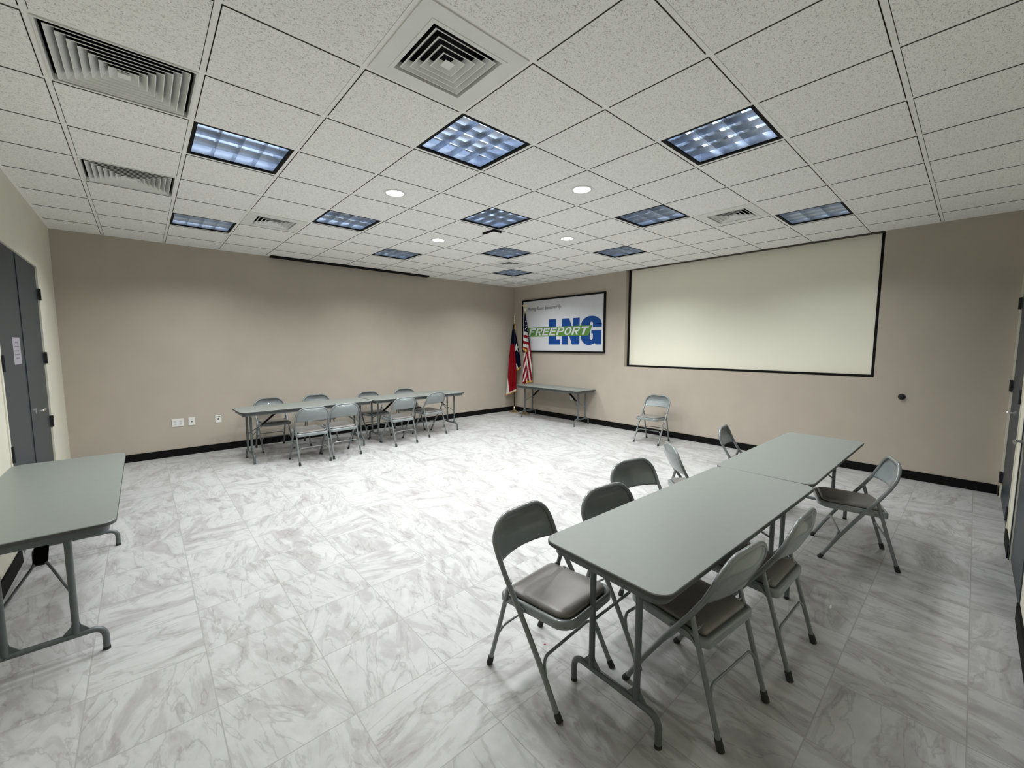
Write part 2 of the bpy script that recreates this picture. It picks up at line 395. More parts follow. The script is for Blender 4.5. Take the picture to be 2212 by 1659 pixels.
# ------------------------------------------------------------------ ceiling fixtures
def make_troffer():
    t = empty('troffer_light', 'x', 'ceiling light', (0, 0, H+.004))
    s = G/2-BAR
    bm = bmesh.new()   # black rim + dark side walls
    for r0, r1, z0, z1 in ((s, s-.023, -.001, .001),):
        loft(bm, [(rrect(s, s, .001, 1), .003), (rrect(s, s, .001, 1), -.0005), (rrect(r1, r1, .001, 1), -.0005), (rrect(r1, r1, .001, 1), .094)], cap_top=False, cap_bot=False)
    link('frame', bm, M['black'], t)
    bm = bmesh.new()
    q = s-.024
    loft(bm, [(rrect(q, q, .001, 1), .012), (rrect(q-.006, q-.006, .001, 1), .09)], cap_bot=False)
    link('reflector', bm, M['louver'], t)
    bm = bmesh.new()
    def blade(x0, y0, x1, y1):
        d = Vector((x1-x0, y1-y0, 0)); L = d.length; d.normalize(); n = Vector((-d.y, d.x, 0))
        prof = [(.0012, .010), (.002, .022), (.0045, .036), (.009, .050)]
        a = Vector((x0, y0, 0)); b = Vector((x1, y1, 0))
        for sg in (1, -1):
            prev = None
            for w, z in prof:
                p = (a+n*w*sg+Vector((0,0,z)), b+n*w*sg+Vector((0,0,z)))
                cur = [bm.verts.new(v) for v in p]
                if prev: bm.faces.new((prev[0], prev[1], cur[1], cur[0]))
                prev = cur
        e = [bm.verts.new(v) for v in (a+n*.0008+Vector((0,0,.01)), b+n*.0008+Vector((0,0,.01)), b-n*.0008+Vector((0,0,.01)), a-n*.0008+Vector((0,0,.01)))]
        bm.faces.new(e)
    # two long blades along x, three cross rows of blades along y, each scalloped per cell
    ys = [-q+2*q*k/3 for k in range(4)]; xs = [-q+2*q*k/4 for k in range(5)]
    for y in ys[1:-1]: blade(-q, y, q, y)
    for x in xs[1:-1]: blade(x, -q, x, q)
    autosmooth(link('louver', bm, M['louver'], t), 50)
    for j in range(3):
        bm = bmesh.new(); cy = (ys[j]+ys[j+1])/2
        tube(bm, [(-q+.01, cy, .068), (q-.01, cy, .068)], .0125, 12)
        autosmooth(link('lamp_tube', bm, M['tube_glass'], t))
    return t
proto = make_troffer()
LT = {(-2,2):'blue-grey louvered square ceiling light straight above the left table row, nearest on the left',
 (0,0):'largest and brightest louvered square ceiling light, touching the corner of the big near air diffuser',
 (2,-2):'big louvered square ceiling light over the near right tables',
 (-2,6):'leftmost small louvered ceiling light, beyond the two wide vents near the taupe wall',
 (0,4):'louvered ceiling light between the left small vent and a round downlight',
 (2,2):'central louvered ceiling light with the small white box hanging just beyond its corner',
 (4,0):'louvered ceiling light between the right near downlight and the right small vent',
 (6,-2):'rightmost louvered ceiling light, close above the right end of the projection screen',
 (2,6):'louvered ceiling light just in front of the black slot along the taupe wall',
 (4,4):'small louvered ceiling light just nearer than the far vent before the corner',
 (6,2):'small louvered ceiling light in front of the left end of the projection screen',
 (6,6):'farthest smallest louvered ceiling light, in the corner above the flags'}
for i, ab in enumerate(LIGHTS):
    o = proto if i == 0 else copy_tree(proto)
    o.location = ((ab[0]+.5)*G, (ab[1]+.5)*G, H+.004); o['label'] = LT[ab]; o['group'] = 'louvered square troffers in the ceiling grid'
    ld = bpy.data.lights.new('troffer_lamp', 'AREA'); ld.shape = 'SQUARE'; ld.size = .54; ld.energy = TROFFER_POWER*DIM.get(ab, 1.0); ld.color = (.955, .99, 1.0)
    ld.spread = math.radians(138)
    lo = bpy.data.objects.new('troffer_lamp', ld); C.objects.link(lo); lo.location = ((ab[0]+.5)*G, (ab[1]+.5)*G, H+.002)

def make_vent(hs, n, panel, sh, rs):
    t = empty('air_diffuser', 'x', 'ceiling vent', (0, 0, H))
    s = G/2-BAR
    bm = bmesh.new()   # face panel (ring) with inner collar
    o1 = rrect(s, s, .001, 1); i1 = rrect(hs, hs, .001, 1)
    if panel:
        loft(bm, [(o1, .006), (o1, -.003), (rrect(hs+.022, hs+.022, .001, 1), -.003), (rrect(hs+.020, hs+.020, .001, 1), -.006), (i1, -.006), (rrect(hs-.012, hs-.012, .001, 1), .03)], cap_top=False, cap_bot=False)
    else:
        loft(bm, [(o1, .006), (o1, -.003), (i1, -.003), (rrect(hs-.004, hs-.004, .001, 1), .03)], cap_top=False, cap_bot=False)
    link('face_panel', bm, M['vent'], t)
    bm = bmesh.new()
    loft(bm, [(rrect(hs-.004, hs-.004, .001, 1), .028), (rrect(hs-.004, hs-.004, .001, 1), .085)], cap_bot=False)
    link('duct_box', bm, M['black'], t)
    step = (hs-.012)/n
    for k in range(n):
        r = hs-.012-step*(k+.25)
        bm = bmesh.new()
        sl = step*sh; ri = max(r-sl, .004); rise = sl*rs
        if k == n-1:
            loft(bm, [(rrect(r, r, .001, 1), -.004), (rrect(r, r, .001, 1), -.0025), (rrect(r*.2, r*.2, .001, 1), .012)])
        else:
            # sloped blade: low outer edge, high inner edge, small lip
            loft(bm, [(rrect(r, r, .001, 1), -.0015), (rrect(r, r, .001, 1), -.004), (rrect(r-.004, r-.004, .001, 1), -.004), (rrect(ri, ri, .001, 1), rise-.001)], cap_top=False, cap_bot=False)
            loft(bm, [(rrect(ri, ri, .001, 1), rise-.001), (rrect(ri, ri, .001, 1), rise), (rrect(r-.002, r-.002, .001, 1), -.0010), (rrect(r, r, .001, 1), -.0015)], cap_top=False, cap_bot=False, mi=1)  # upper faces coloured black to paint in the unlit vent interior
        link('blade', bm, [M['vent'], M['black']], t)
    return t
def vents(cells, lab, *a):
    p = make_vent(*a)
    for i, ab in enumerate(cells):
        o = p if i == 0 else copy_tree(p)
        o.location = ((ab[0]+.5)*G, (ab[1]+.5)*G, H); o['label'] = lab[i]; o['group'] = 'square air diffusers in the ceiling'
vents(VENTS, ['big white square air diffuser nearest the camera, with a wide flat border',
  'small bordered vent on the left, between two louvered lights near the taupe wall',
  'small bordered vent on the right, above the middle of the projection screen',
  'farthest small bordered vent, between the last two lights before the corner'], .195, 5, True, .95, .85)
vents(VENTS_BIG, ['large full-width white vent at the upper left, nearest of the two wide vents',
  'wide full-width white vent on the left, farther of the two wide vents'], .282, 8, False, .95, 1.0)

# recessed round downlights
def make_down():
    t = empty('round_downlight', 'x', 'downlight', (0, 0, H))
    bm = bmesh.new()
    n = 40; prof = ((.098, .0), (.098, -.004), (.080, -.006), (.078, -.002))
    rings = [[bm.verts.new((r*math.cos(2*PI*k/n), r*math.sin(2*PI*k/n), z)) for k in range(n)] for r, z in prof]
    for a, b in zip(rings, rings[1:]):
        for k in range(n): bm.faces.new((a[k], a[(k+1)%n], b[(k+1)%n], b[k]))
    autosmooth(link('trim_ring', bm, M['white_plastic'], t))
    bm = bmesh.new(); lathe(bm, [(.079, -.001), (.079, -.0025)], 40)
    link('lens', bm, M['lens'], t)
    return t
dp = make_down()
DL = {(0,2):'round white lit downlight on the left, nearer of the left pair', (2,0):'round white lit downlight on the right, nearer of the right pair',
      (2,4):'round white lit downlight on the left, farther and smaller of the left pair', (4,2):'round white lit downlight on the right, farther and smaller of the right pair'}
DOWN_POWER = 75.0
for i, ab in enumerate(DOWN):
    o = dp if i == 0 else copy_tree(dp)
    x, y = (ab[0]+.5)*G, (ab[1]+.5)*G
    o.location = (x, y, H); o['label'] = DL[ab]; o['group'] = 'lit round downlights'
    ld = bpy.data.lights.new('downlight_lamp', 'SPOT'); ld.shadow_soft_size = .07; ld.energy = DOWN_POWER; ld.color = (1.0, .985, .965)
    ld.spot_size = math.radians(164); ld.spot_blend = .7
    lo = bpy.data.objects.new('downlight_lamp', ld); C.objects.link(lo); lo.location = (x, y, H-.02)

# small box hanging from the ceiling
t = empty('ceiling_box', 'small white-faced black-sided box hanging under the ceiling beyond the central light', 'ceiling box', (1.808, 1.948, H))
bm = bmesh.new(); loft(bm, [(rrect(.065, .115, .01, 3), -.030), (rrect(.065, .115, .01, 3), .0)]); link('housing', bm, M['black'], t)
bm = bmesh.new(); loft(bm, [(rrect(.062, .112, .01, 3), -.033), (rrect(.064, .114, .01, 3), -.030)]); link('cover', bm, M['tbar'], t)

# black screen slot housing along the back wall
t = empty('screen_housing', 'long black recessed screen housing along the top of the plain taupe wall', 'screen housing', (1.49, 5.37, H))
bm = bmesh.new(); box(bm, -1.42, -.055, -.024, 1.42, .064, 0); link('case', bm, M['black'], t)
bm = bmesh.new(); tube(bm, [(-1.40, .0, -.022), (1.40, .0, -.022)], .008, 8); link('screen_roller', bm, M['base'], t)

# projection screen in the recess
t = empty('projection_screen', 'large cream projection screen with thin black border set in the right wall', 'projection screen', (XR+RD-.03, (RY0+RY1)/2, RZ))
hw = (RY1-RY0)/2-.002; sz = H-RZ-.002
bm = bmesh.new(); box(bm, .002, -hw+.03, .035, .012, hw-.03, sz-.002); link('screen_surface', bm, M['screen'], t)
bm = bmesh.new()
box(bm, -.012, -hw, 0, .02, -hw+.04, sz); box(bm, -.012, hw-.04, 0, .02, hw, sz); box(bm, -.012, -hw+.04, 0, .02, hw-.04, .035)
link('border', bm, M['black'], t)

# ------------------------------------------------------------------ sponsor sign
t = empty('sponsor_sign', 'wide white framed wall sign with blue and green lettering', 'sign', (XR, 0, 0))
SY0, SY1, SZ0, SZ1 = 2.735, 5.12, 1.458, 2.672
bm = bmesh.new(); box(bm, -.022, SY0+.02, SZ0+.02, -.004, SY1-.02, SZ1-.02); link('panel', bm, M['poster'], t)
bm = bmesh.new(); fw = .036
for y0, y1, z0, z1 in ((SY0, SY0+fw, SZ0, SZ1), (SY1-fw, SY1, SZ0, SZ1), (SY0+fw, SY1-fw, SZ0, SZ0+fw), (SY0+fw, SY1-fw, SZ1-fw, SZ1)):
    box(bm, -.034, y0, z0, 0, y1, z1)
link('frame', bm, M['black'], t)
def extr(bm, polys, x, th):
    for poly in polys:
        vs = [bm.verts.new((x, y, z)) for y, z in poly]
        f = bm.faces.new(vs)
        r = bmesh.ops.extrude_face_region(bm, geom=[f])
        bmesh.ops.translate(bm, vec=(-th, 0, 0), verts=[v for v in r['geom'] if isinstance(v, bmesh.types.BMVert)])
def rct(y0, z0, y1, z1): return [(y0, z0), (y1, z0), (y1, z1), (y0, z1)]
ZB, ZT = 1.634, 2.192
# L
bm = bmesh.new(); extr(bm, [[(4.254, ZT), (4.027, ZT), (4.027, 1.744), (3.904, 1.744), (3.904, ZB), (4.254, ZB)]], -.022, .0015)
link('blue_letter', bm, M['poster_blue'], t)
# N
bm = bmesh.new(); extr(bm, [[(3.860, ZT), (3.655, ZT), (3.550, 1.93), (3.550, ZT), (3.371, ZT), (3.371, ZB), (3.575, ZB), (3.690, 1.917), (3.690, ZB), (3.860, ZB)]], -.022, .0015)
link('blue_letter', bm, M['poster_blue'], t)
# G
def arc(cy, cz, ry, rz, a0, a1, n=10):
    return [(cy+ry*math.cos(a0+(a1-a0)*k/n), cz+rz*math.sin(a0+(a1-a0)*k/n)) for k in range(n+1)]
# sign y runs right-to-left, so +y is left
def strip(bm, A, B):
    assert len(A) == len(B), (len(A), len(B))
    for k in range(len(A)-1): extr(bm, [[A[k], A[k+1], B[k+1], B[k]]], -.022, .0015)
bm = bmesh.new()
strip(bm, arc(3.071, 2.04, .259, .174, 0, PI, 16), arc(3.066, 2.06, .036, .036, 0, PI, 16))
strip(bm, [(3.330, 2.04), (3.330, 1.79)], [(3.102, 2.06), (3.102, 1.77)])
strip(bm, arc(3.100, 1.79, .230, .173, 0, -.5*PI, 10)+[(2.972, 1.663)], [(3.102, 1.77), (3.101, 1.763), (3.099, 1.755), (3.096, 1.748), (3.09, 1.740), (3.084, 1.735), (3.077, 1.731), (3.070, 1.730), (3.062, 1.730), (3.053, 1.733), (3.042, 1.741), (3.026, 1.756)])
extr(bm, [rct(2.812, 1.987, 3.030, 2.058), rct(2.818, ZB, 2.948, 1.923), [(2.948, ZB), (2.972, 1.663), (3.026, 1.756), (3.026, 1.923), (2.948, 1.923)], rct(3.026, 1.856, 3.066, 1.923)], -.022, .0015)
link('blue_letter', bm, M['poster_blue'], t)
# green band
bm = bmesh.new(); extr(bm, [[(4.905, 2.026), (3.045, 2.026), (3.135, 1.817), (4.985, 1.817)]], -.0236, .0015)
link('green_band', bm, M['poster_green'], t)
# FREEPORT: slanted block strokes
def slanted(name, letters, y_left, width, z0, h, x, th, m, slant=.42):
    w = width/len(letters)
    ST = {
     'F': [rct(0,0,.28,1), rct(.22,.79,.95,1), rct(.22,.44,.80,.60)],
     'E': [rct(0,0,.28,1), rct(.22,.79,.95,1), rct(.22,.41,.88,.60), rct(.22,0,.98,.20)],
     'R': [rct(0,0,.28,1), rct(.22,.84,.70,1), rct(.22,.40,.70,.56), [(.70,.84),(.70,1),(.86,.97),(.96,.86),(.98,.70),(.94,.54),(.84,.43),(.70,.40),(.70,.56),(.76,.60),(.78,.70),(.76,.80)], [(.42,.40),(.66,.40),(1.0,0),(.74,0)]],
     'P': [rct(0,0,.28,1), rct(.22,.84,.70,1), rct(.22,.37,.70,.53), [(.70,.84),(.70,1),(.88,.96),(.98,.85),(1.0,.69),(.96,.52),(.86,.41),(.70,.37),(.70,.53),(.77,.58),(.79,.69),(.77,.79)]],
     'T': [rct(0,.79,1,1), rct(.36,0,.66,.82)],
    }
    n = 20
    for i, ch in enumerate(letters):
        bm = bmesh.new()
        if ch == 'O':
            polys = []
            for k in range(n):
                a, b_ = 2*PI*k/n, 2*PI*(k+1)/n
                polys.append([(.5+.5*math.cos(a), .5+.51*math.sin(a)), (.5+.5*math.cos(b_), .5+.51*math.sin(b_)), (.5+.27*math.cos(b_), .5+.33*math.sin(b_)), (.5+.27*math.cos(a), .5+.33*math.sin(a))])
        else: polys = ST[ch]
        out = []
        for poly in polys:
            out.append([(y_left - (i*w + u*w*.86 + v*h*slant), z0+v*h) for u, v in poly])
        extr(bm, out, x, th)
        link(name, bm, m, t)
slanted('white_letter', 'FREEPORT', 4.895, 1.735, 1.838, .168, -.0251, .0012, M['poster'])
# script line
cu = bpy.data.curves.new('script_text', 'FONT'); cu.body = 'Meeting Room Sponsored By'; cu.size = .125; cu.shear = .5; cu.extrude = .0006; cu.space_character = 1.0; cu.space_word = 1.2
to = bpy.data.objects.new('script_text', cu); C.objects.link(to)
dg = bpy.context.evaluated_depsgraph_get(); me = bpy.data.meshes.new_from_object(to.evaluated_get(dg)); bpy.data.objects.remove(to)
xs_ = [v.co.x for v in me.vertices]; wtxt = max(xs_)-min(xs_)
so = bpy.data.objects.new('script_text', me); C.objects.link(so); me.materials.append(M['ink']); so.parent = t
so.matrix_local = Matrix.Translation((-.0228, 4.95, 2.425)) @ Matrix(((0,0,-1,0),(-1,0,0,0),(0,1,0,0),(0,0,0,1))) @ Matrix.Diagonal((1.06/wtxt, .85, 1, 1))

# ------------------------------------------------------------------ flags
def star(cx, cy, R, r):
    return [(cx+(R if k%2==0 else r)*math.sin(PI*k/5), cy+(R if k%2==0 else r)*math.cos(PI*k/5)) for k in range(10)]
def in_poly(x, y, poly):
    c = False; n = len(poly)
    for i in range(n):
        x1, y1 = poly[i]; x2, y2 = poly[(i+1)%n]
        if (y1 > y) != (y2 > y) and x < (x2-x1)*(y-y1)/(y2-y1)+x1: c = not c
    return c
def interp(tab, v):
    for (a, x), (b, y) in zip(tab, tab[1:]):
        if v <= b: return x+(y-x)*(max(v, a)-a)/(b-a)
    return tab[-1][1]
def drape(name, parent, zt, zb, left, right, bottom, pattern, mats, depth, nf, ph, cm=.1):
    """closed folded cloth bundle. left/right: (drop, offset) tables in metres; bottom(s): extra drop at s in -1..1"""
    bm = bmesh.new(); NU, NV = 88, 110; rows = []
    for j in range(NV+1):
        row = []; v = j/NV
        for i in range(NU):
            a = 2*PI*i/NU; s = -math.cos(a)
            zz = zt-(zt-zb+bottom(s))*v
            d = zt-zz
            l, r = interp(left, d), interp(right, d)
            xx = (l+r)/2+(r-l)/2*s
            front = math.sin(a)
            w = min(1, .25+v*1.5)
            dp = depth*w*front + depth*.42*w*math.sin(nf*s+ph+d*1.1)*(1 if front > 0 else .5)*abs(front)**.5
            row.append(bm.verts.new((xx, -dp, zz)))
        rows.append(row)
    for j in range(NV):
        for i in range(NU):
            i2 = (i+1)%NU
            f = bm.faces.new((rows[j][i], rows[j][i2], rows[j+1][i2], rows[j+1][i]))
            c = f.calc_center_median(); f.material_index = pattern(c.x, zt-c.z, j/NV, c.y < 0)
    bm.faces.new(rows[0]); bm.faces.new(rows[-1][::-1]).material_index = mats.index(M['fringe'])
    o = link(name, bm, mats, parent, smooth=True); return o
def flag_stand(name, label, x, y, zt, rz):
    t = empty(name, label, 'flag', (x, y, 0), rz)
    bm = bmesh.new(); lathe(bm, [(.125, 0), (.127, .008), (.118, .016), (.08, .026), (.045, .045), (.024, .06), (.021, .13), (.017, .135), (.017, .14)], 32)
    autosmooth(link('base', bm, M['gold'], t), 50)
    bm = bmesh.new(); tube(bm, [(0, 0, .13), (0, 0, zt-.2)], .0135, 12); autosmooth(link('pole', bm, M['pole'], t))
    return t
RZF = math.radians(-41.8)     # cloth hangs broadside to the middle of the room
zt = 2.33
t = flag_stand('texas_flag', 'Texas state flag hanging from its floor pole in the room corner', 5.13, 5.194, zt, RZF)
bm = bmesh.new(); lathe(bm, [(.010, zt-.21), (.016, zt-.19), (.010, zt-.17), (.012, zt-.14), (.020, zt-.12), (.007, zt-.10), (.018, zt-.06), (.012, zt-.03), (.001, zt)], 14)
autosmooth(link('finial', bm, M['gold'], t), 50)
k = .00147; px0 = 232
def Tx(pairs, z0=450): return [((y-z0)*k, (x-px0)*k) for y, x in pairs]
left = Tx([(450, 212), (560, 190), (770, 166), (1000, 140), (1300, 124), (1620, 92)])
right = Tx([(450, 228), (560, 228), (770, 231), (900, 240), (1200, 268), (1530, 264)])
ztop = zt-(450-300)*k
def pat_l(x, d, v, fr):
    X, Y = x/k+px0, d/k+450
    s = (X-interp([(450, 212), (770, 166), (1300, 124), (1620, 92)], Y))/60
    if v > .975: return 3
    if Y < 770-(X-190)*.15: return 0 if d > .12 or X < 222 else 3
    if Y > 1300 and X < 122+(Y-1300)*.1: return 2
    if v > .955: return 2
    return 1
drape('draped_cloth', t, ztop, zt-(1575-300)*k, left, right, lambda s: .055*(-s), pat_l, [M['f_navy'], M['f_red'], M['f_white'], M['fringe']], .055, 6, .4)
rl = Tx([(460, 226), (560, 226), (770, 228), (900, 236), (1210, 262)]); rr_ = Tx([(460, 236), (560, 247), (770, 290), (900, 314), (1050, 334), (1200, 348)])
st = star(266, 822, 78, 34)
def pat_r(x, d, v, fr):
    X, Y = x/k+px0, d/k+450
    if v > .955: return 3
    if Y < 520: return 3
    if in_poly(X*1.0, Y, [(262+(a-266)*.62, 822-(b-822)) for a, b in st]): return 2
    if X < 262+(Y-1080)*.5 and Y > 1080: return 2
    return 0
drape('draped_cloth', t, ztop-.01, zt-(1180-300)*k, rl, rr_, lambda s: -.05*s, pat_r, [M['f_navy'], M['f_red'], M['f_white'], M['fringe']], .04, 4, 1.0)
bm = bmesh.new(); tube(bm, [(.006, -.012, ztop+.03), (.022, -.03, ztop-.04), (.018, -.035, ztop-.13)], .006, 6); link('gold_cord', bm, M['fringe'], t)

zt = 2.58
t = flag_stand('american_flag', 'American flag hanging from its floor pole behind the corner table', 5.128, 4.832, zt, math.radians(-43.6))
bm = bmesh.new(); lathe(bm, [(.010, zt-.20), (.018, zt-.18), (.009, zt-.16), (.012, zt-.12), (.006, zt-.10), (.020, zt-.07), (.016, zt-.04), (.004, zt-.015), (.001, zt)], 14)
# eagle wings on the finial
for sg in (-1, 1):
    vs = [bm.verts.new(p) for p in ((0, 0, zt-.075), (sg*.05, 0, zt-.03), (sg*.055, 0, zt-.06), (sg*.02, 0, zt-.10), (0, .006, zt-.085))]
    bm.faces.new(vs)
autosmooth(link('finial', bm, M['gold'], t), 50)
k2 = .001437; q0 = 402
def U(pairs, z0=250): return [((y-z0)*k2, (x-q0)*k2) for y, x in pairs]
ztop2 = zt-(250-113)*k2
# back length
def pat_low(x, d, v, fr):
    X, Y = x/k2+q0, d/k2+250
    if v > .965: return 3 if X > 425 else 1
    if Y < 740: return 0
    s = (X-430) - (Y-900)*.165 if X > 428+(Y-900)*.02 else (X-430)*1.0+(Y-900)*.30
    return 1 if (s/54.0+.1) % 1.0 < .58 else 2
drape('draped_cloth', t, ztop2, zt-(1395-113)*k2, U([(250, 396), (450, 394), (750, 390), (1000, 382), (1300, 370), (1420, 368)]), U([(250, 410), (450, 440), (600, 464), (750, 482), (900, 503), (1200, 522), (1400, 528)]),
      lambda s: -.02*s, pat_low, [M['f_navy'], M['f_red'], M['f_white'], M['fringe']], .05, 7, .2)
STARS = [(425, 470), (411, 524), (446, 545), (440, 430), (418, 405), (455, 662), (462, 620), (436, 590), (428, 500)]
spoly = [star(a, b, 12, 6.5) for a, b in STARS]
def pat_up(x, d, v, fr):
    X, Y = x/k2+q0, d/k2+250
    if v > .94: return 3
    if Y < 285: return 3
    if any(in_poly(X, Y, s) for s in spoly): return 2
    if Y < 562+(X-380)*.25 or X > 446+(Y-560)*.12: return 0 if Y < 760 else 1
    yy = (Y-562-(X-380)*.3)/98.0
    return 2 if (yy % 1.0) < .53 else 1
o = drape('draped_cloth', t, ztop2+.004, zt-(880-113)*k2, U([(246, 396), (450, 388), (560, 384), (750, 375), (900, 369)]), U([(246, 408), (450, 436), (600, 458), (750, 462), (920, 465)]),
      lambda s: .035*s, pat_up, [M['f_navy'], M['f_red'], M['f_white'], M['fringe']], .062, 4, .9)
o.location = (0, -.03, 0)

# ------------------------------------------------------------------ wall plates
def plate(name, label, cat, x, y, z, w, h, facing, group, kind):
    """facing 'y' = on the back wall (faces -y), 'x' = on the right wall (faces -x)"""
    t = empty(name, label, cat, (x, y, z), 0 if facing == 'y' else -PI/2, group)
    bm = bmesh.new(); box(bm, -w/2, -.006, -h/2, w/2, 0, h/2)
    bmesh.ops.bevel(bm, geom=[e for e in bm.edges], offset=.002, segments=2, affect='EDGES', profile=.5)
    link('cover_plate', bm, M['white_plastic'], t)
    if kind.startswith('outlet'):
        n = int(kind[-1])
        for i in range(n):
            cx = 0 if n == 1 else (i-.5)*w*.46
            for s in (-1, 1):
                bm = bmesh.new(); loft(bm, [(rrect(.016, .013, .006, 3, cx, 0), -.0085), (rrect(.016, .013, .006, 3, cx, 0), -.005)])
                bmesh.ops.rotate(bm, verts=bm.verts, matrix=Matrix.Rotation(-PI/2, 3, 'X'), cent=(0, 0, 0))
                for vv in bm.verts: vv.co.y = -.0085 if vv.co.y < -.0065 else -.005
                bmesh.ops.translate(bm, vec=(0, 0, s*.02), verts=bm.verts)
                link('socket', bm, M['poster'], t)
                bm = bmesh.new()
                for sx in (-1, 1): box(bm, cx+sx*.006-.001, -.0088, s*.02-.004, cx+sx*.006+.001, -.0084, s*.02+.004)
                link('slot', bm, M['black'], t)
    elif kind == 'coax':
        bm = bmesh.new(); tube(bm, [(0, -.004, 0), (0, -.014, 0)], .007, 12); link('connector', bm, M['hinge'], t)
    elif kind == 'phone':
        bm = bmesh.new(); box(bm, -.011, -.0075, -.012, .011, -.0055, .010); link('jack', bm, M['black'], t)
        bm = bmesh.new(); box(bm, -w/2+.012, -.008, h/2-.026, w/2-.012, -.0055, h/2-.019); link('slot', bm, M['black'], t)
    return t
plate('power_outlet', 'double-wide white power outlet low on the taupe wall, leftmost of three plates', 'outlet', -1.212, YB, .487, .135, .115, 'y', None, 'outlet2')
plate('cable_plate', 'narrow blank-looking white plate low on the taupe wall, middle of three plates', 'wall plate', -1.050, YB, .487, .078, .115, 'y', None, 'coax')
plate('phone_jack', 'white plate with a black dot and slot, nearest the folding tables on the taupe wall', 'wall plate', -.730, YB, .487, .078, .115, 'y', None, 'phone')
plate('power_outlet', 'white power outlet on the right wall under the corner table', 'outlet', XR, 3.575, .497, .075, .115, 'x', None, 'outlet1')
# door stop on the right wall
t = empty('wall_door_stop', 'small dark round door stop on the right wall beside the screen', 'door stop', (XR, -1.619, .996), PI)
bm = bmesh.new(); tube(bm, [(0, 0, 0), (.006, 0, 0), (.007, 0, 0)], [.036, .036, .03], 20); autosmooth(link('mount', bm, M['rubber'], t))
bm = bmesh.new(); tube(bm, [(.006, 0, 0), (.035, 0, 0), (.045, 0, 0)], [.022, .024, .014], 16); autosmooth(link('bumper', bm, M['hinge'], t))
# flecks on the floor
bm = bmesh.new(); loft(bm, [(rrect(.006, .005, .003, 3), 0), (rrect(.004, .003, .002, 3), .003)]); tag(link('red_fleck', bm, M['red_dot'], None, loc=(-.013, -.743, 0)), 'tiny red fleck on the floor tile beside the nearest chair', 'fleck')
bm = bmesh.new(); loft(bm, [([(-.03, -.006), (.0, -.009), (.035, -.002), (.03, .003), (-.005, .004)], 0), ([(-.028, -.005), (.0, -.007), (.032, -.002), (.028, .002), (-.005, .003)], .002)]); tag(link('paper_scrap', bm, M['white_plastic'], None, loc=(1.54, -1.693, 0)), 'tiny white paper scrap on the shaded floor by the right chairs', 'scrap')

